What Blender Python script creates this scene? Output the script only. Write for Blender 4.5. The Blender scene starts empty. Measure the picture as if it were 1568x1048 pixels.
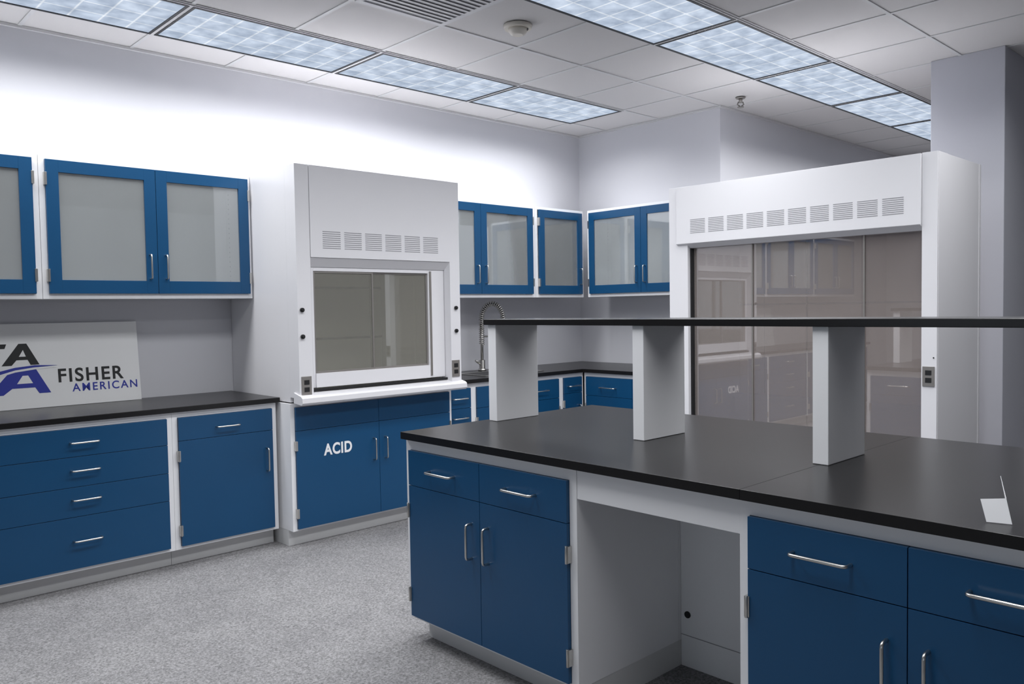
import bpy, bmesh, math
from mathutils import Vector, Matrix

scene = bpy.context.scene
scene.view_settings.view_transform = 'Standard'
COL = scene.collection

# ------------------------------------------------------------------ materials
def lin(c):
    o = []
    for v in c:
        v /= 255.0
        o.append(v/12.92 if v <= .04045 else ((v+.055)/1.055)**2.4)
    return tuple(o)+(1.0,)

def mat(name, rgb, rough=.5, metal=0.0, spec=.5, vary=.04, nscale=3.0, bump=0.0, bscale=60.0, coat=0.0):
    m = bpy.data.materials.new(name); m.use_nodes = True
    nt = m.node_tree; b = nt.nodes['Principled BSDF']
    tc = nt.nodes.new('ShaderNodeTexCoord')
    nz = nt.nodes.new('ShaderNodeTexNoise'); nz.inputs['Scale'].default_value = nscale; nz.inputs['Detail'].default_value = 3
    nt.links.new(tc.outputs['Object'], nz.inputs['Vector'])
    mx = nt.nodes.new('ShaderNodeMix'); mx.data_type = 'RGBA'
    c = lin(rgb)
    mx.inputs[6].default_value = tuple(x*(1-vary) for x in c[:3])+(1,)
    mx.inputs[7].default_value = tuple(min(1, x*(1+vary)) for x in c[:3])+(1,)
    nt.links.new(nz.outputs['Fac'], mx.inputs[0]); nt.links.new(mx.outputs[2], b.inputs['Base Color'])
    b.inputs['Roughness'].default_value = rough; b.inputs['Metallic'].default_value = metal
    b.inputs['Specular IOR Level'].default_value = spec
    if coat: b.inputs['Coat Weight'].default_value = coat; b.inputs['Coat Roughness'].default_value = .12
    if bump:
        n2 = nt.nodes.new('ShaderNodeTexNoise'); n2.inputs['Scale'].default_value = bscale; n2.inputs['Detail'].default_value = 4
        nt.links.new(tc.outputs['Object'], n2.inputs['Vector'])
        bp = nt.nodes.new('ShaderNodeBump'); bp.inputs['Strength'].default_value = bump; bp.inputs['Distance'].default_value = .002
        nt.links.new(n2.outputs['Fac'], bp.inputs['Height']); nt.links.new(bp.outputs[0], b.inputs['Normal'])
    return m

WALL = mat('wall_paint', (208, 208, 213), .85, vary=.015, bump=.05, bscale=250, spec=.2)
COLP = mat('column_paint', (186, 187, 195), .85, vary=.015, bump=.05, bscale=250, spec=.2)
WHITE = mat('white_powdercoat', (234, 234, 236), .38, vary=.01)
HOODW = mat('hood_enamel', (222, 221, 224), .35, vary=.01)
BLUE = mat('blue_enamel', (16, 70, 110), .32, vary=.05, spec=.4)
BLUED = mat('blue_gap_shade', (4, 20, 38), .6)  # darker blue for the backing, paints the shade between doors and drawers
BLACK = mat('black_epoxy', (22, 21, 22), .28, vary=.12, nscale=40, spec=.35, bump=.05, bscale=300)
STEEL = mat('brushed_steel', (200, 198, 194), .28, 1.0, vary=.05, nscale=80)
DARK = mat('dark_rubber', (22, 22, 24), .5)
SLOT = mat('vent_slot', (148, 148, 152), .8)
INTER = mat('hood_liner', (228, 226, 218), .45, vary=.03)
INTERB = mat('hood_liner_warm', (228, 219, 215), .5, vary=.03)
TOE = mat('toe_kick', (210, 210, 210), .6)
GREYP = mat('grey_plate', (150, 146, 142), .4, .6)
TRIM = mat('trim_white', (214, 214, 216), .6)
GRID = mat('ceiling_grid_metal', (205, 205, 206), .5)
FRAMEB = mat('light_frame_dark', (30, 32, 36), .5)
BOARD = mat('sign_board', (228, 228, 228), .5)
INKB = mat('ink_black', (22, 24, 26), .6)
INKBL = mat('ink_blue', (34, 48, 150), .6)
LETTER = mat('letter_white', (236, 236, 238), .6)
PAPER = mat('paper_white', (240, 240, 242), .7)
DET = mat('detector_plastic', (215, 210, 200), .5)

def glass(name, tint, base=0.05, ior=1.5, rough=0.0, haze=0.0, hazec=(220, 224, 226)):
    m = bpy.data.materials.new(name); m.use_nodes = True; nt = m.node_tree; nt.nodes.clear()
    o = nt.nodes.new('ShaderNodeOutputMaterial'); mx = nt.nodes.new('ShaderNodeMixShader')
    t = nt.nodes.new('ShaderNodeBsdfTransparent'); g = nt.nodes.new('ShaderNodeBsdfGlossy')
    t.inputs[0].default_value = lin(tint); g.inputs['Roughness'].default_value = rough
    g.inputs['Color'].default_value = (.95, .97, 1, 1)
    df = nt.nodes.new('ShaderNodeBsdfDiffuse'); df.inputs[0].default_value = lin(hazec)
    nz = nt.nodes.new('ShaderNodeTexNoise'); nz.inputs['Scale'].default_value = 2.5
    tc = nt.nodes.new('ShaderNodeTexCoord'); nt.links.new(tc.outputs['Object'], nz.inputs['Vector'])
    mm = nt.nodes.new('ShaderNodeMapRange'); mm.inputs['To Min'].default_value = haze*.9; mm.inputs['To Max'].default_value = haze*1.1
    nt.links.new(nz.outputs['Fac'], mm.inputs['Value'])
    hz = nt.nodes.new('ShaderNodeMixShader'); nt.links.new(mm.outputs[0], hz.inputs[0])
    nt.links.new(t.outputs[0], hz.inputs[1]); nt.links.new(df.outputs[0], hz.inputs[2])
    fr = nt.nodes.new('ShaderNodeFresnel'); fr.inputs[0].default_value = ior
    ad = nt.nodes.new('ShaderNodeMath'); ad.operation = 'ADD'; ad.inputs[1].default_value = base; ad.use_clamp = True
    nt.links.new(fr.outputs[0], ad.inputs[0]); nt.links.new(ad.outputs[0], mx.inputs[0])
    nt.links.new(hz.outputs[0], mx.inputs[1]); nt.links.new(g.outputs[0], mx.inputs[2]); nt.links.new(mx.outputs[0], o.inputs[0])
    return m
GLASS = glass('cabinet_glass', (250, 252, 252), .05, 1.45, .03, .24, (230, 234, 234))
GLASSA = glass('sash_glass', (248, 248, 243), .07, 1.5, .01, .18, (225, 222, 210))  # sash haze, here and below: reflected room brightness put into the glass colour
GLASSB = glass('sash_glass_tinted', (246, 240, 237), .13, 1.6, .01, .20, (236, 224, 218))
WGLASS = glass('window_glass', (245, 248, 250), .02, 1.45, 0, 0)

def carpet():
    m = bpy.data.materials.new('carpet_grey'); m.use_nodes = True; nt = m.node_tree; b = nt.nodes['Principled BSDF']
    tc = nt.nodes.new('ShaderNodeTexCoord')
    n1 = nt.nodes.new('ShaderNodeTexNoise'); n1.inputs['Scale'].default_value = 105; n1.inputs['Detail'].default_value = 5; n1.inputs['Roughness'].default_value = .75
    n2 = nt.nodes.new('ShaderNodeTexNoise'); n2.inputs['Scale'].default_value = 2.4; n2.inputs['Detail'].default_value = 6; n2.inputs['Roughness'].default_value = .7
    for n in (n1, n2): nt.links.new(tc.outputs['Object'], n.inputs['Vector'])
    r1 = nt.nodes.new('ShaderNodeValToRGB'); r1.color_ramp.elements[0].position = .33; r1.color_ramp.elements[1].position = .67
    r1.color_ramp.elements[0].color = lin((92, 91, 92)); r1.color_ramp.elements[1].color = lin((164, 163, 164))
    r2 = nt.nodes.new('ShaderNodeValToRGB'); r2.color_ramp.elements[0].position = .35; r2.color_ramp.elements[1].position = .65
    r2.color_ramp.elements[0].color = (.80, .80, .81, 1); r2.color_ramp.elements[1].color = (1, 1, 1, 1)
    nt.links.new(n1.outputs['Fac'], r1.inputs[0]); nt.links.new(n2.outputs['Fac'], r2.inputs[0])
    mx = nt.nodes.new('ShaderNodeMix'); mx.data_type = 'RGBA'; mx.blend_type = 'MULTIPLY'; mx.inputs[0].default_value = 1
    nt.links.new(r1.outputs[0], mx.inputs[6]); nt.links.new(r2.outputs[0], mx.inputs[7]); nt.links.new(mx.outputs[2], b.inputs['Base Color'])
    b.inputs['Roughness'].default_value = .95; b.inputs['Specular IOR Level'].default_value = .1
    bp = nt.nodes.new('ShaderNodeBump'); bp.inputs['Strength'].default_value = .4; bp.inputs['Distance'].default_value = .003
    nt.links.new(n1.outputs['Fac'], bp.inputs['Height']); nt.links.new(bp.outputs[0], b.inputs['Normal'])
    return m
CARPET = carpet()
TILE = mat('ceiling_tile', (210, 208, 208), .95, vary=.03, nscale=180, spec=.05, bump=.3, bscale=220)

def lens_mat():
    m = bpy.data.materials.new('prismatic_lens'); m.use_nodes = True; nt = m.node_tree; nt.nodes.clear()
    o = nt.nodes.new('ShaderNodeOutputMaterial'); e = nt.nodes.new('ShaderNodeEmission')
    tc = nt.nodes.new('ShaderNodeTexCoord')
    br = nt.nodes.new('ShaderNodeTexBrick'); br.offset = 0.0; br.inputs['Scale'].default_value = 1.0
    br.inputs['Brick Width'].default_value = .1524; br.inputs['Row Height'].default_value = .1524
    br.inputs['Mortar Size'].default_value = .009; br.inputs['Mortar Smooth'].default_value = 1.0
    br.inputs['Color1'].default_value = lin((188, 202, 222)); br.inputs['Color2'].default_value = lin((198, 211, 230)); br.inputs['Mortar'].default_value = lin((232, 239, 248))
    mp = nt.nodes.new('ShaderNodeMapping')
    nt.links.new(tc.outputs['Object'], mp.inputs[0]); nt.links.new(mp.outputs[0], br.inputs['Vector'])
    nz = nt.nodes.new('ShaderNodeTexNoise'); nz.inputs['Scale'].default_value = 8; nz.inputs['Detail'].default_value = 3
    nt.links.new(tc.outputs['Object'], nz.inputs['Vector'])
    rp = nt.nodes.new('ShaderNodeValToRGB'); rp.color_ramp.elements[0].position = .32; rp.color_ramp.elements[1].position = .68
    rp.color_ramp.elements[0].color = (.72, .74, .77, 1); rp.color_ramp.elements[1].color = (1.25, 1.23, 1.2, 1)
    nt.links.new(nz.outputs['Fac'], rp.inputs[0])
    mx = nt.nodes.new('ShaderNodeMix'); mx.data_type = 'RGBA'; mx.blend_type = 'MULTIPLY'; mx.inputs[0].default_value = 1
    nt.links.new(br.outputs[0], mx.inputs[6]); nt.links.new(rp.outputs[0], mx.inputs[7])
    nt.links.new(mx.outputs[2], e.inputs[0]); e.inputs[1].default_value = .95; nt.links.new(e.outputs[0], o.inputs[0])
    return m
LENS = lens_mat()

# ------------------------------------------------------------------ mesh builder
IDT = lambda u, d, z: (u, d, z)
class B:
    def __init__(s, name, T=IDT):
        s.name = name; s.T = T; s.bm = bmesh.new(); s.mats = []
    def mi(s, m):
        if m not in s.mats: s.mats.append(m)
        return s.mats.index(m)
    def box(s, u0, u1, d0, d1, z0, z1, m):
        s.prism([(u0, z0), (u1, z0), (u1, z1), (u0, z1)], d0, d1, m)
    def _pr(s, A, Bq, m):
        va = [s.bm.verts.new(s.T(*p)) for p in A]; vb = [s.bm.verts.new(s.T(*p)) for p in Bq]
        n = len(A); fs = [s.bm.faces.new(va), s.bm.faces.new(vb[::-1])]
        for i in range(n): fs.append(s.bm.faces.new((va[i], vb[i], vb[(i+1) % n], va[(i+1) % n])))
        k = s.mi(m)
        for f in fs: f.material_index = k
    def prism(s, uz, d0, d1, m):
        s._pr([(u, d0, z) for u, z in uz], [(u, d1, z) for u, z in uz], m)
    def prism_u(s, dz, u0, u1, m):
        s._pr([(u0, d, z) for d, z in dz], [(u1, d, z) for d, z in dz], m)
    def prism_z(s, ud, z0, z1, m):
        s._pr([(u, d, z0) for u, d in ud], [(u, d, z1) for u, d in ud], m)
    def tube(s, pts, r, m, seg=10, closed=False):
        P = [Vector(s.T(*p)) for p in pts]; rings = []; k = s.mi(m); prev = None
        for i, p in enumerate(P):
            a = P[max(i-1, 0)]; b = P[min(i+1, len(P)-1)]; t = (b-a).normalized()
            if prev is None:
                ref = Vector((0, 0, 1)) if abs(t.z) < .9 else Vector((1, 0, 0)); n = t.cross(ref).normalized()
            else: n = (prev - t*prev.dot(t)).normalized()
            prev = n; bn = t.cross(n)
            rings.append([s.bm.verts.new(p+(n*math.cos(2*math.pi*j/seg)+bn*math.sin(2*math.pi*j/seg))*(r[i] if isinstance(r, list) else r)) for j in range(seg)])
        for i in range(len(rings)-1):
            for j in range(seg):
                f = s.bm.faces.new((rings[i][j], rings[i][(j+1) % seg], rings[i+1][(j+1) % seg], rings[i+1][j])); f.material_index = k; f.smooth = True
        for q in (rings[0][::-1], rings[-1]):
            f = s.bm.faces.new(q); f.material_index = k
    def pull(s, u0, u1, z0, z1, m=None, out=.032, r=.0048, d=0.0):
        m = m or STEEL
        a = Vector((u0, 0, z0)); b = Vector((u1, 0, z1)); t = (b-a).normalized(); c = .012
        P = [(u0, d, z0), (u0, d+out-c, z0)]
        for q in (.3, .6, 1.0): P.append((u0+t.x*c*q*q, d+out-c+c*math.sin(q*math.pi/2), z0+t.z*c*q*q))
        for q in (1.0, .6, .3): P.append((u1-t.x*c*q*q, d+out-c+c*math.sin(q*math.pi/2), z1-t.z*c*q*q))
        P += [(u1, d+out-c, z1), (u1, d, z1)]
        s.tube(P, r, m, 10)
    def text(s, body, u, z, d, size, m, bold=.0, width=None, depth=.001, space=1.0):
        cu = bpy.data.curves.new('tmp', 'FONT'); cu.body = body; cu.size = size; cu.offset = bold; cu.extrude = depth; cu.space_character = space
        ob = bpy.data.objects.new('tmp', cu); COL.objects.link(ob); bpy.context.view_layer.update()
        ev = ob.evaluated_get(bpy.context.evaluated_depsgraph_get()); me = ev.to_mesh(); k = s.mi(m)
        x0 = min(v.co.x for v in me.vertices); x1 = max(v.co.x for v in me.vertices)
        sx = width/(x1-x0) if width else 1
        vs = [s.bm.verts.new(s.T(u+(v.co.x-x0)*sx, d+v.co.z, z+v.co.y)) for v in me.vertices]
        for p in me.polygons:
            try: f = s.bm.faces.new([vs[i] for i in p.vertices]); f.material_index = k
            except ValueError: pass
        ev.to_mesh_clear(); bpy.data.objects.remove(ob)
    def build(s, bevel=.0015, parent=None, recalc=True):
        if recalc: bmesh.ops.recalc_face_normals(s.bm, faces=s.bm.faces)
        cs = [v.co for v in s.bm.verts]
        mn = Vector([min(c[i] for c in cs) for i in range(3)]); mxx = Vector([max(c[i] for c in cs) for i in range(3)])
        org = Vector(((mn.x+mxx.x)/2, (mn.y+mxx.y)/2, mn.z))
        if parent: org = Vector((0, 0, 0))
        bmesh.ops.translate(s.bm, verts=s.bm.verts, vec=-org)
        me = bpy.data.meshes.new(s.name); s.bm.to_mesh(me); s.bm.free()
        for m in s.mats: me.materials.append(m)
        ob = bpy.data.objects.new(s.name, me); COL.objects.link(ob); ob.location = org
        if parent: ob.parent = parent
        if bevel:
            bv = ob.modifiers.new('bevel', 'BEVEL'); bv.width = bevel; bv.segments = 2; bv.limit_method = 'ANGLE'; bv.angle_limit = math.radians(50)
        return ob

def TA(yf): return lambda u, d, z: (u, yf-d, z)     # faces -Y, u = x
def TB(xf): return lambda u, d, z: (xf-d, u, z)     # faces -X, u = y
def TBX(xf): return lambda u, d, z: (xf+d, u, z)    # faces +X

# ------------------------------------------------------------------ dimensions
XW, XE, YS, YN, ZC = -3.2, 9.7, -3.6, 5.344, 3.119
XB_, YST = 5.977, 3.763

# floor / ceiling / walls
b = B('floor'); b.box(XW-.1, XE+.1, YS-.1, YN+.1, -.08, 0, CARPET); b.build(0)
b = B('ceiling'); b.box(XW-.1, XE+.1, YS-.1, YN+.1, ZC, ZC+.08, TILE); b.build(0)
b = B('wall_north'); b.box(XW-.1, XB_+.12, YN, YN+.12, 0, ZC, WALL); b.build(0)
b = B('wall_northeast'); b.prism_z([(XB_, YN), (XB_, YST), (XE, YST), (XE, YST+.12), (XB_+.12, YST+.12), (XB_+.12, YN)], 0, ZC, WALL); b.build(0)
b = B('wall_east'); b.box(XE, XE+.12, YS-.1, YST+.12, 0, ZC, WALL); b.build(0)
b = B('wall_south'); b.box(XW-.1, XE, YS-.12, YS, 0, ZC, WALL); b.build(0)
# west wall with window openings (daylight behind the photographer)
b = B('wall_west')
wins = [(-2.6, -1.0), (-.4, 1.2), (1.8, 3.4)]
b.box(XW-.12, XW, YS, YN, 0, .95, WALL); b.box(XW-.12, XW, YS, YN, 2.45, ZC, WALL)
prev = YS
for a, c in wins:
    b.box(XW-.12, XW, prev, a, .95, 2.45, WALL); prev = c
b.box(XW-.12, XW, prev, YN, .95, 2.45, WALL); b.build(0)
for i, (a, c) in enumerate(wins):
    w = B('window_%d' % (i+1))
    for (y0, y1, z0, z1) in ((a, a+.05, .95, 2.45), (c-.05, c, .95, 2.45), (a+.05, c-.05, .95, 1.0), (a+.05, c-.05, 2.4, 2.45), ((a+c)/2-.02, (a+c)/2+.02, 1.0, 2.4)):
        w.box(XW-.10, XW-.03, y0, y1, z0, z1, TRIM)
    w.box(XW-.066, XW-.062, a+.05, c-.05, 1.0, 2.4, WGLASS); w.build()
b = B('structural_column'); b.box(6.037, 6.55, 1.669, 2.127, 0, ZC, COLP); b.build(.004)

b = B('baseboard_northeast'); b.box(XB_+.02, XE, YST-.012, YST-.001, 0, .1, TRIM); b.build()
b = B('baseboard_south'); b.box(XW, XE, YS+.001, YS+.012, 0, .1, TRIM); b.build()
b = B('trim_north'); b.box(XW, XB_, YN-.02, YN, ZC-.018, ZC-.002, GRID); b.build(0)
b = B('trim_east'); b.box(XB_-.02, XB_, YST-.02, YN-.02, ZC-.018, ZC-.002, GRID); b.box(XB_, XE, YST-.02, YST, ZC-.018, ZC-.002, GRID); b.build(0)

# ceiling T-bar grid
G = .6096; GX, GY = 1.81, 4.987
b = B('ceiling_grid')
x = GX - 8*G
while x < XE:
    if x > XW:
        y1 = YN if x < XB_ else YST
        b.box(x-.011, x+.011, YS, y1, ZC-.005, ZC-.0005, GRID)
    x += G
y = GY
while y > YS:
    b.box(XW, XB_ if y > YST else XE, y-.011, y+.011, ZC-.006, ZC-.0005, GRID)
    y -= G
b.build(0)

# ------------------------------------------------------------------ ceiling lights
def ceiling_light(x0, y1, power):
    y0 = y1-G; x1 = x0+2*G
    e = bpy.data.objects.new('ceiling_light', None); COL.objects.link(e); e.location = ((x0+x1)/2, (y0+y1)/2, ZC)
    b = B('housing', lambda u, d, z: (u, d, z)); hx, hy = G, G/2
    for (r0, r1, z, m) in ((.0, .010, -.012, GRID), (.010, .026, -.014, FRAMEB)):
        for (a0, a1, c0, c1) in ((-hx+r0, hx-r0, -hy+r0, -hy+r1), (-hx+r0, hx-r0, hy-r1, hy-r0), (-hx+r0, -hx+r1, -hy+r1, hy-r1), (hx-r1, hx-r0, -hy+r1, hy-r1)):
            b.box(a0, a1, c0, c1, z, -.001, m)
    b.box(-hx+.026, hx-.026, -hy+.026, hy-.026, -.010, -.002, LENS)
    b.build(0, e)
    L = bpy.data.lights.new('tube_light', 'AREA'); L.shape = 'RECTANGLE'; L.size = 1.17; L.size_y = .53; L.energy = power; L.spread = math.radians(148)
    L.color = (.975, .985, 1.0)
    lo = bpy.data.objects.new('tube_light', L); COL.objects.link(lo); lo.parent = e; lo.location = (0, 0, -.02)
    return e
PW = 20
for n in range(-2, 3): ceiling_light(GX+n*2*G, GY, PW)
for n in range(-1, 6): ceiling_light(GX+n*2*G, GY-3*G, PW)
for n in range(-1, 3): ceiling_light(GX+n*2*G, GY-6*G, PW)

# ------------------------------------------------------------------ cabinets
PAN = .004
def panels(b, u0, u1, z0, z1, seams):
    """dark blue field as gap shade, with panels (u0,u1,z0,z1)"""
    b.box(u0, u1, 0, .001, z0, z1, BLUED)
    for (a, c, e, f) in seams:
        b.box(a+.0013, c-.0013, .0005, PAN+.012, e+.0013, f-.0013, BLUE)
HP = PAN+.012
def hinge(b, u, z):
    b.box(u-.008, u+.008, .001, HP+.005, z-.03, z+.03, STEEL)
    b.tube([(u, HP+.006, z-.032), (u, HP+.006, z+.032)], .005, STEEL, 8)

def base_body(b, u0, u1, depth, ztop=.893, zb=.1, toe=.075):
    b.box(u0, u1, -depth, 0, zb, ztop, WHITE)
    b.box(u0+.0005, u1-.0005, -depth, -toe, 0, zb, TOE)

def base_cab(name, T, u0, u1, depth, kind, zt=.862, zb=.118, st=.03, flip=1, name_ob=True):
    b = B(name, T); base_body(b, u0, u1, depth)
    a, c = u0+st, u1-st; W = c-a
    if kind == 'drawers4':
        zs = [.862, .712, .552, .394, .118]; hz = [.787, .640, .485, .268]
        panels(b, a, c, zb, zt, [(a, c, zs[i+1], zs[i]) for i in range(4)])
        for h in hz: b.pull((a+c)/2-.068, (a+c)/2+.068, h, h, d=HP)
    elif kind == 'drawer_door':
        panels(b, a, c, zb, zt, [(a, c, .727, zt), (a, c, zb, .727)])
        b.pull((a+c)/2-.068, (a+c)/2+.068, .787, .787, d=HP)
        hu = c-.045 if flip > 0 else a+.045; b.pull(hu, hu, .48, .62, d=HP)
        for z in (.64, .21): hinge(b, a if flip > 0 else c, z)
    elif kind == 'two_two':
        m = (a+c)/2
        panels(b, a, c, zb, zt, [(a, m, .70, zt), (m, c, .70, zt), (a, m, zb, .70), (m, c, zb, .70)])
        for q in ((a+m)/2, (m+c)/2): b.pull(q-.082, q+.082, .775, .775, d=HP)
        for hu in (m-.048, m+.048): b.pull(hu, hu, .46, .60, d=HP)
        for z in (.60, .21): hinge(b, a, z); hinge(b, c, z)
    return b.build()

FA = TA(4.675)
base_cab('base_cabinet', FA, -.9, -.05, .66, 'two_two')
base_cab('base_cabinet', FA, -.05, .81, .66, 'two_two')
base_cab('base_cabinet', FA, .81, 1.736, .66, 'drawers4')
base_cab('base_cabinet', FA, 1.737, 2.375, .66, 'drawer_door')
base_cab('base_cabinet', FA, 3.70, 3.99, .66, 'drawers4')
base_cab('base_cabinet', FA, 3.99, 4.96, .66, 'two_two')
base_cab('base_cabinet', FA, 4.96, 5.246, .66, 'drawer_door')
FB = TB(5.247)
base_cab('base_cabinet', FB, 3.60, 4.66, .72, 'two_two')

# countertops along walls
b = B('lab_countertop'); b.box(-.95, 2.394, 4.65, YN-.002, .8945, .925, BLACK); b.build(.002)
b = B('lab_countertop')
b.prism_z([(3.70, YN-.002), (3.70, 4.65), (5.222, 4.65), (5.222, 3.59), (XB_-.002, 3.59), (XB_-.002, YN-.002)], .8945, .925, BLACK)
b.build(.002)

# wall cabinets
def wall_cab(T, u0, u1, doors, handles, ztop=2.338, zb=1.548, depth=.33):
    b = B('wall_cabinet', T); t = .02; D = depth
    b.box(u0, u0+t, -D, -.0005, zb, ztop, WHITE); b.box(u1-t, u1, -D, -.0005, zb, ztop, WHITE)
    b.box(u0+t+.0003, u1-t-.0003, -D, -.0005, ztop-t-.003, ztop-.0005, WHITE); b.box(u0+t+.0003, u1-t-.0003, -D, -.0005, zb+.0005, zb+t+.005, WHITE)
    b.box(u0+t+.0003, u1-t-.0003, -D+.0005, -D+.012, zb+t+.0052, ztop-t-.0035, WHITE)
    # face frame
    b.box(u0, u0+.03, 0, .004, zb, ztop, WHITE); b.box(u1-.03, u1, 0, .004, zb, ztop, WHITE)
    b.box(u0+.0302, u1-.0302, 0, .004, zb, zb+.028, WHITE); b.box(u0+.0302, u1-.0302, 0, .004, ztop-.024, ztop, WHITE)
    # shelf pin strips
    for uu in (u0+t+.0005, u1-t-.0015):
        for dd in (-.06, -D+.06):
            z = zb+.09
            while z < ztop-.08:
                b.box(uu, uu+.001, dd-.003, dd+.003, z-.004, z+.004, DARK); z += .032
    zd0, zd1 = zb+.03, ztop-.024
    for (a, c) in doors:
        f = .064; dz = .075
        a += .0015; c -= .0015
        b.box(a, a+f, .0045, .022, zd0, zd1, BLUE); b.box(c-f, c, .0045, .022, zd0, zd1, BLUE)
        b.box(a+f+.0002, c-f-.0002, .0045, .0218, zd0, zd0+dz, BLUE); b.box(a+f+.0002, c-f-.0002, .0045, .0218, zd1-dz+.008, zd1, BLUE)
        b.box(a+f, c-f, .011, .014, zd0+dz, zd1-dz+.008, GLASS)
    for h in handles: b.pull(h, h, 1.665, 1.808, d=.022)
    for (a, c) in doors:
        hs = min(handles, key=lambda h: abs(h-(a+c)/2))
        e = a if hs > (a+c)/2 else c
        for z in (zb+.13, ztop-.13):
            b.box(e-.007, e+.007, .004, .026, z-.035, z+.035, STEEL)
    return b.build()
UA = TA(5.008)
wall_cab(UA, -1.24, -.03, [(-1.21, -.635), (-.635, -.06)], [-.68, -.59])
wall_cab(UA, -.028, 1.187, [(.0, .58), (.58, 1.157)], [.535, .625])
wall_cab(UA, 1.189, 2.403, [(1.218, 1.804), (1.804, 2.385)], [1.758, 1.85])
wall_cab(UA, 3.74, 5.013, [(3.77, 4.375), (4.375, 4.975)], [4.33, 4.42])
wall_cab(UA, 5.015, 5.64, [(5.052, 5.612)], [5.575])
UB = TB(5.651)
wall_cab(UB, 3.72, 4.955, [(3.75, 4.334), (4.334, 4.928)], [4.29, 4.378], depth=.32)

# ------------------------------------------------------------------ fume hood (bench)
def vents(b, u0, u1, z0, z1, n, d, rows=9):
    w = (u1-u0)/n
    for i in range(n):
        a = u0+i*w+w*.09; c = a+w*.82
        for j in range(rows):
            z = z0+(j+.5)*(z1-z0)/rows
            b.box(a, c, d, d+.0012, z-.0024, z+.0024, SLOT)
def outlet(b, u, z, d, m):
    b.box(u-.033, u+.033, d, d+.006, z-.058, z+.058, m)
    for dz in (-.022, .022):
        b.box(u-.017, u+.017, d+.004, d+.008, z+dz-.014, z+dz+.014, DARK)

T = TA(4.423)
h = B('fume_hood', T); u0, u1 = 2.408, 3.673; zt = 2.343; DB = -.915
h.box(u0, u0+.02, DB, -.1203, .9, zt, HOODW); h.box(u1-.02, u1, DB, -.1203, .9, zt, HOODW)
h.box(u0, u0+.093, -.12, 0, .93, zt, HOODW); h.box(u1-.088, u1, -.12, 0, .93, zt, HOODW)
h.box(u0+.095, u1-.09, -.03, .004, 1.786, zt, HOODW)
h.box(u0+.0205, u1-.0205, DB+.001, -.031, zt-.02, zt-.002, HOODW)
h.prism_u([(.0, 1.784), (-.03, 1.80), (-.06, 1.738), (-.045, 1.73)], u0+.0935, u1-.0885, HOODW)
h.prism_z([(u0+.0935, 0), (u0+.0935, -.08), (u0+.112, -.08), (u0+.108, -.045)], .935, 1.78, HOODW)
h.prism_z([(u1-.0885, 0), (u1-.0885, -.08), (u1-.107, -.08), (u1-.103, -.045)], .935, 1.78, HOODW)
a, c = 2.516, 3.566
# sash
sd0, sd1 = -.075, -.05
h.box(a, a+.03, sd0, sd1, .985, 1.742, HOODW); h.box(3.43, c, sd0, sd1, .985, 1.742, HOODW)
h.box(a+.0302, 3.4298, sd0, sd1, 1.706, 1.742, HOODW); h.box(a+.0302, 3.4298, sd0, sd1+.01, .985, 1.072, HOODW)
for (q0, q1, dd) in ((a+.03, 2.985, -.060), (2.965, 3.43, -.068)):
    for (e0, e1, z0, z1) in ((q0, q0+.012, 1.072, 1.706), (q1-.012, q1, 1.072, 1.706), (q0+.0122, q1-.0122, 1.072, 1.084), (q0+.0122, q1-.0122, 1.694, 1.706)):
        h.box(e0, e1, dd-.004, dd+.006, z0, z1, GREYP)
    h.box(q0+.012, q1-.012, dd-.001, dd+.002, 1.084, 1.694, GLASSA)
h.box(3.44, 3.455, sd1-.001, sd1+.006, 1.0, 1.72, GREYP)
# liner
h.box(u0+.11, u0+.125, -.80, -.08, .94, 2.3, INTER); h.box(u1-.125, u1-.11, -.80, -.08, .94, 2.3, INTER)
h.box(u0+.11, u1-.11, -.81, -.80, .94, 2.3, INTER); h.box(u0+.11, u1-.11, -.80, -.035, 2.2, 2.21, INTER)
for z in (1.25, 1.62): h.box(u0+.125, u1-.125, -.80, -.798, z, z+.015, DARK)
h.box(u0+.095, u1-.09, -.81, -.0, .905, .938, HOODW)
# airfoil lip
h.prism_u([(-.06, .90), (.035, .892), (.048, .905), (.046, .934), (.03, .945), (-.06, .965)], u0-.01, u1+.012, HOODW)
h.box(u0+.1, u1-.1, -.045, -.03, .965, .978, DARK)
vents(h, 2.573, 3.495, 1.838, 1.952, 6, .004)
for uu in (u0+.027, u1-.042):
    for z in (1.466, 1.305):
        h.tube([(uu, 0, z), (uu, .012, z)], .0135, DARK, 14); h.tube([(uu, .012, z), (uu, .02, z)], .008, DARK, 12)
outlet(h, u0+.045, 1.005, 0, GREYP); outlet(h, u1-.052, 1.04, 0, GREYP)
# base cabinet under hood
h.box(2.396, 3.662, DB, -.107, .1, .8915, WHITE); h.box(2.397, 3.661, DB, -.17, 0, .1, TOE)
hb = -.107
m = 3.03; l, r = 2.425, 3.635
h.box(l, r, hb, hb+.001, .112, .868, BLUED)
for (q0, q1, z0, z1) in ((l, m, .722, .868), (m, r, .722, .868), (l, m, .112, .722), (m, r, .112, .722)):
    h.box(q0+.0013, q1-.0013, hb, hb+.016, z0+.0013, z1-.0013, BLUE)
for hu in (m-.045, m+.045): h.pull(hu, hu, .472, .614, d=hb+.016)
for uu in (l, r):
    for z in (.63, .21): h.box(uu-.007, uu+.007, hb, hb+.022, z-.03, z+.03, STEEL)
h.text('ACID', 2.612, .550, hb+.0175, .098, LETTER, bold=.003, width=.205, space=1.1)
h.build()

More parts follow.
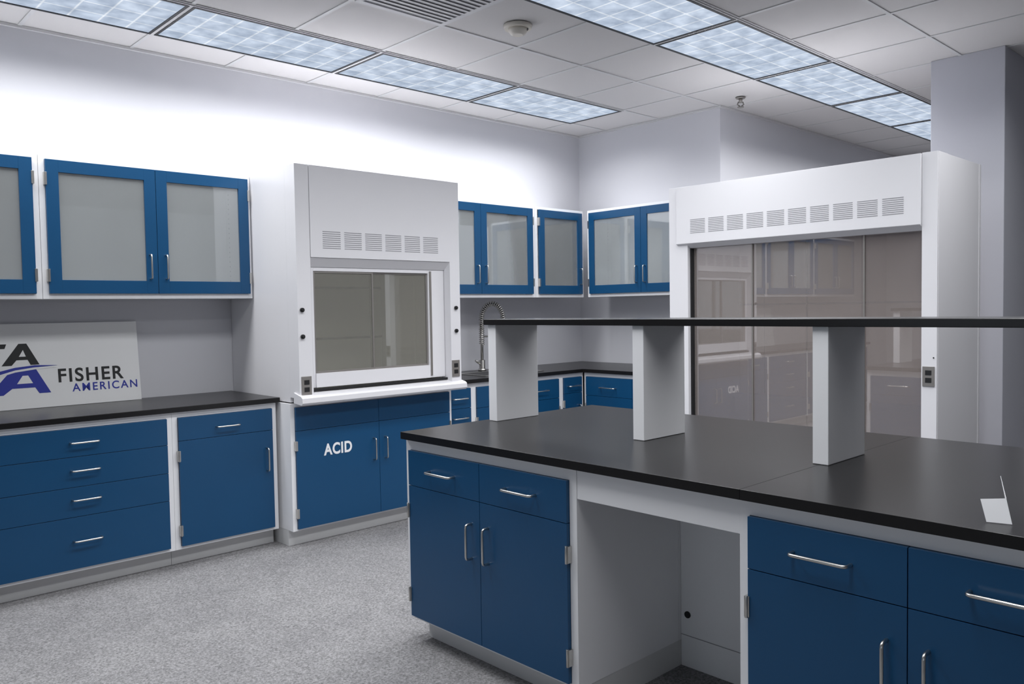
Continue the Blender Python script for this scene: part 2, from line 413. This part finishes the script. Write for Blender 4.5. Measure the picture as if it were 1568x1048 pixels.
# ------------------------------------------------------------------ walk-in fume hood (right)
T = TB(4.99)
h = B('walk_in_fume_hood', T); v0, v1 = 1.718, 3.577; zt = 2.318; DB = -.74
h.box(v0, v0+.02, DB, -.1403, 0, zt, HOODW); h.box(v1-.02, v1, DB, -.1403, 0, zt, HOODW)
h.box(v0, v0+.085, -.14, 0, 0, zt, HOODW); h.box(v1-.16, v1, -.14, 0, 0, zt, HOODW)
h.box(v0-.003, v0-.0002, -.16, -.012, .05, zt, HOODW); h.box(v0-.003, v0-.0002, DB+.001, DB+.03, .05, zt, HOODW)
h.box(v0+.087, v1-.075, -.03, .018, 1.905, zt-.004, HOODW)
h.box(v0+.0205, v1-.0205, DB+.001, -.031, zt-.02, zt-.002, HOODW)
h.prism_u([(.018, 1.904), (-.03, 1.92), (-.05, 1.878), (-.035, 1.872)], v0+.0875, v1-.075, HOODW)
g0, g1 = v0+.0855, v1-.1605
h.box(g1-.012, g1+.0, -.07, -.03, .1, 1.87, DARK)
for gy, dd in ((2.93, -.056), (2.545, -.075), (2.162, -.056)):
    h.box(gy-.005, gy+.005, dd-.004, dd+.004, .1, 1.88, GREYP)
h.box(g0, g1-.012, -.067, -.063, .1, 1.89, GLASSB)
h.box(g0, g1, -.08, -.03, .05, .1, HOODW)
h.box(g0-.01, g0, -.70, -.141, .05, 2.29, INTERB); h.box(g1, g1+.01, -.70, -.141, .05, 2.29, INTERB)
h.box(g0-.01, g1+.01, -.71, -.7003, .05, 2.29, INTERB); h.box(g0, g1, -.70, -.05, 2.2, 2.21, INTERB)
for gy in (2.05, 2.45, 2.85, 3.2): h.box(gy, gy+.004, -.70, -.6985, .77, 2.19, SLOT)
h.box(g0+.001, g1-.001, -.70, -.6985, 1.45, 1.462, SLOT)
h.box(g0+.001, g1-.001, -.70, -.62, .061, .74, HOODW); h.box(g0+.001, g1-.001, -.70, -.60, .7402, .765, HOODW)
h.box(g0, g1, -.70, -.08, .04, .06, HOODW)
vents(h, 1.885, 3.395, 1.972, 2.078, 10, .018)
outlet(h, 1.762, 1.02, 0, GREYP)
h.tube([(1.735, 0, 1.13), (1.735, .004, 1.13)], .004, DARK, 8)
h.build()

# ------------------------------------------------------------------ island
isl = bpy.data.objects.new('lab_island', None); COL.objects.link(isl)
IF = TB(2.083); IBk = TBX(3.288)
def icab(T, u0, u1, depth, kind='two_two'):
    b = B('island_cabinet', T); b.box(u0, u1, -depth, 0, .105, .893, WHITE); b.box(u0+.001, u1-.04 if u1 > 2.8 else u1-.001, -depth, -.075, 0, .105, TOE)
    a, c = u0+.033, u1-.033; m = (a+c)/2; zt, zm, zb = .848, .695, .118
    panels(b, a, c, zb, zt, [(a, m, zm, zt), (m, c, zm, zt), (a, m, zb, zm), (m, c, zb, zm)])
    for q in ((a+m)/2, (m+c)/2): b.pull(q-.08, q+.08, .772, .772, d=HP, r=.0052)
    for hu in (m-.05, m+.05): b.pull(hu, hu, .46, .60, d=HP, r=.0052)
    for z in (.585, .215): hinge(b, a, z); hinge(b, c, z)
    return b.build(parent=isl)
icab(IF, 1.893, 2.895, .60); icab(IF, .30, 1.253, .60); icab(IF, -.66, .299, .60)
icab(IBk, 1.893, 2.895, .604); icab(IBk, .30, 1.253, .604); icab(IBk, -.66, .299, .604)
b = B('knee_space')
b.box(2.085, 2.105, 1.2535, 1.8925, .785, .893, WHITE)
b.box(2.70, 2.72, 1.2535, 1.8925, .0, .893, WHITE)
b.box(2.697, 2.70, 1.2535, 1.8925, .128, .131, SLOT)
b.tube([(2.70, 1.86, .215), (2.694, 1.86, .215)], .014, DARK, 14)
b.box(3.266, 3.286, 1.2535, 1.8925, .785, .893, WHITE)
b.build(parent=isl)
b = B('island_countertop')
ys = [2.896, 1.235, -.69]
for i in range(2): b.box(2.053, 3.318, ys[i+1]+.0003, ys[i]-.0003, .894, .925, BLACK)
b.build(.001, parent=isl)

b = B('reagent_shelf')
for y in (2.865, 2.006, 1.26, .46, -.34):
    b.box(2.546, 2.823, y-.054, y, .9255, 1.379, WHITE)
b.box(2.53, 2.845, -.38, 2.879, 1.379, 1.405, BLACK)
b.build(.002)

# ------------------------------------------------------------------ sign
def TS(u, d, z):   # leaning board: bottom out from the wall
    k = (z-.9265)/.5
    return (u, 5.262+.06*k-d, z)
s_ = B('company_sign_board', TS)
s_.box(.50, 1.776, -.006, 0, .9265, 1.412, BOARD)
s_.text('FISHER', 1.318, 1.066, .0008, .110, INKB, bold=.0022, width=.362, depth=.0004, space=1.16)
s_.text('AMERICAN', 1.388, 1.006, .0008, .066, INKBL, bold=.0008, width=.368, depth=.0004, space=1.25)
# stylised monogram
s_.prism([(.86, 1.175), (.90, 1.175), (.90, 1.225), (.99, 1.225), (.99, 1.25), (.90, 1.25), (.90, 1.272), (1.055, 1.272), (1.065, 1.298), (.86, 1.298)], .0003, .0012, INKB)
s_.prism([(1.035, 1.175), (1.125, 1.298), (1.165, 1.298), (1.225, 1.175), (1.18, 1.175), (1.166, 1.205), (1.11, 1.205), (1.085, 1.175)], .0003, .0012, INKB)
s_.prism([(1.123, 1.224), (1.158, 1.224), (1.145, 1.262)], .001, .0018, BOARD)
s_.prism([(.96, 1.01), (1.09, 1.16), (1.20, 1.16), (1.275, 1.01), (1.215, 1.01), (1.195, 1.045), (1.08, 1.045), (1.035, 1.01)], .0003, .0012, INKBL)
s_.prism([(1.105, 1.07), (1.185, 1.07), (1.163, 1.115), (1.135, 1.115)], .001, .0018, BOARD)
sw = [(.90, 1.10), (1.0, 1.14), (1.1, 1.163), (1.2, 1.172), (1.32, 1.166), (1.2, 1.16), (1.1, 1.148), (1.0, 1.12)]
s_.prism(sw, .0014, .0022, INKBL)
s_.prism([(u+.0, z-.012) for u, z in sw], .0014, .002, BOARD)
s_.build(0)

# ------------------------------------------------------------------ sink + faucet
b = B('lab_sink')
x0, x1, y0, y1 = 4.2, 4.85, 4.76, 5.12
for (a, c, e, f) in ((x0, x1, y0, y0+.02), (x0, x1, y1-.02, y1), (x0, x0+.02, y0+.02, y1-.02), (x1-.02, x1, y0+.02, y1-.02)):
    b.box(a, c, e, f, .9255, .931, STEEL)
b.box(x0+.02, x1-.02, y0+.02, y1-.02, .9255, .927, DARK)
b.build()
f = B('gooseneck_faucet'); fx, fy = 4.55, 5.20
f.tube([(fx, fy, .9255), (fx, fy, .945), (fx, fy, .946), (fx, fy, 1.02)], [.036, .036, .026, .026], STEEL, 16)
f.tube([(fx, fy, 1.02), (fx, fy, 1.33)], .013, STEEL, 12)
f.tube([(fx-.02, fy, .985), (fx-.09, fy-.02, 1.02)], .009, STEEL, 10)
arc = []
dx, dy = .14, -.12
cx, cy = fx+dx/2, fy+dy/2
for i in range(0, 41):
    t = i/40*math.pi
    arc.append((cx-dx/2*math.cos(t), cy-dy/2*math.cos(t), 1.36+.14*math.sin(t)))
path = [(fx, fy, 1.15+.21*i/16) for i in range(16)]+arc+[(fx+dx, fy+dy, 1.36-.09*i/8) for i in range(1, 9)]
f.tube(path, .007, DARK, 8)
P = [Vector(p) for p in path]; coil = []; N = 40*10; L = [0]
for i in range(1, len(P)): L.append(L[-1]+(P[i]-P[i-1]).length)
for k in range(N+1):
    s = L[-1]*k/N; i = 1
    while i < len(L)-1 and L[i] < s: i += 1
    q = (s-L[i-1])/max(L[i]-L[i-1], 1e-6); p = P[i-1].lerp(P[i], q); t = (P[i]-P[i-1]).normalized()
    side = Vector((dy, -dx, 0)).normalized(); n = t.cross(side); a = 2*math.pi*k/10
    coil.append(tuple(p+(side*math.cos(a)+n*math.sin(a))*.020))
f.tube(coil, .005, STEEL, 6)
f.tube([(fx+dx, fy+dy, 1.28), (fx+dx, fy+dy, 1.26), (fx+dx, fy+dy, 1.19), (fx+dx, fy+dy, 1.15)], [.013, .020, .018, .026], STEEL, 14)
f.tube([(fx, fy, 1.22), (fx+dx, fy+dy, 1.22)], .007, STEEL, 8)
f.build(0)

# ------------------------------------------------------------------ ceiling fittings
d = B('smoke_detector'); c = (3.36, 3.47)
d.tube([(c[0], c[1], ZC-.006), (c[0], c[1], ZC-.026)], [.085, .08], DET, 28)
d.tube([(c[0], c[1], ZC-.026), (c[0], c[1], ZC-.04), (c[0], c[1], ZC-.055), (c[0], c[1], ZC-.062)], [.058, .055, .045, .03], DET, 28)
d.tube([(c[0]+.03, c[1]-.045, ZC-.03), (c[0]+.032, c[1]-.05, ZC-.034)], .008, DARK, 10)
d.build(0)
s_ = B('fire_sprinkler'); c = (5.86, 3.50)
s_.tube([(c[0], c[1], ZC-.006), (c[0], c[1], ZC-.014)], [.04, .035], GREYP, 20)
s_.tube([(c[0], c[1], ZC-.014), (c[0], c[1], ZC-.045)], .014, GREYP, 12)
for q in (-1, 1): s_.tube([(c[0]+q*.012, c[1]-q*.012, ZC-.04), (c[0]+q*.018, c[1]-q*.018, ZC-.06), (c[0], c[1], ZC-.08)], .005, GREYP, 8)
s_.tube([(c[0], c[1], ZC-.08), (c[0], c[1], ZC-.084)], .026, GREYP, 16)
s_.build(0)
v = B('air_vent'); x0, x1, y0, y1 = 2.43, 3.02, 3.17, 3.757
z0 = ZC-.012
for (a, c_, e, g) in ((x0, x1, y0, y0+.03), (x0, x1, y1-.03, y1), (x0, x0+.03, y0+.03, y1-.03), (x1-.03, x1, y0+.03, y1-.03)):
    v.box(a, c_, e, g, z0, ZC-.0065, TRIM)
v.box(x0+.03, x1-.03, y0+.03, y1-.03, ZC-.0075, ZC-.0065, SLOT)
yy = y0+.05
while yy < y1-.04:
    v.prism_u([(yy, z0), (yy+.02, z0), (yy+.028, ZC-.008), (yy+.020, ZC-.008)], x0+.03, x1-.03, TRIM); yy += .042
v.build(0)

# ------------------------------------------------------------------ folded card on island
c = B('folded_paper_card')
def quad(bb, pts, m, t=.0006):
    p = [Vector(q) for q in pts]; n = (p[1]-p[0]).cross(p[2]-p[0]).normalized()*t
    bb._pr([tuple(q) for q in p], [tuple(q+n) for q in p], m)
z = .9262
quad(c, [(2.135, .622, z), (2.150, .572, z), (2.168, .590, z+.056), (2.150, .640, z+.050)], PAPER)
quad(c, [(2.150, .572, z), (2.22, .598, z), (2.232, .620, z+.096), (2.168, .590, z+.056)], PAPER)
c.build(0)

# ------------------------------------------------------------------ world
w = bpy.data.worlds.new('World'); scene.world = w; w.use_nodes = True
bg = w.node_tree.nodes['Background']; bg.inputs[0].default_value = (.86, .93, 1.0, 1); bg.inputs[1].default_value = 1.5

# ------------------------------------------------------------------ camera
f_, yaw, pitch, roll, hc = 1241.464, 46.678, 2.36, -.926, 1.454
a = math.radians(yaw); p = math.radians(pitch); r = math.radians(roll)
R0 = Vector((math.sin(a), -math.cos(a), 0)); U0 = Vector((math.sin(p)*math.cos(a), math.sin(p)*math.sin(a), math.cos(p)))
Fw = Vector((math.cos(p)*math.cos(a), math.cos(p)*math.sin(a), -math.sin(p)))
Rw = R0*math.cos(r)+U0*math.sin(r); Uw = -R0*math.sin(r)+U0*math.cos(r)
cd = bpy.data.cameras.new('camera'); cam = bpy.data.objects.new('camera', cd); COL.objects.link(cam)
M = Matrix.Identity(4)
for i in range(3): M[i][0] = Rw[i]; M[i][1] = Uw[i]; M[i][2] = -Fw[i]
M[2][3] = hc
cam.matrix_world = M; cd.sensor_width = 36; cd.lens = f_/1568*36; cd.clip_start = .05
scene.camera = cam
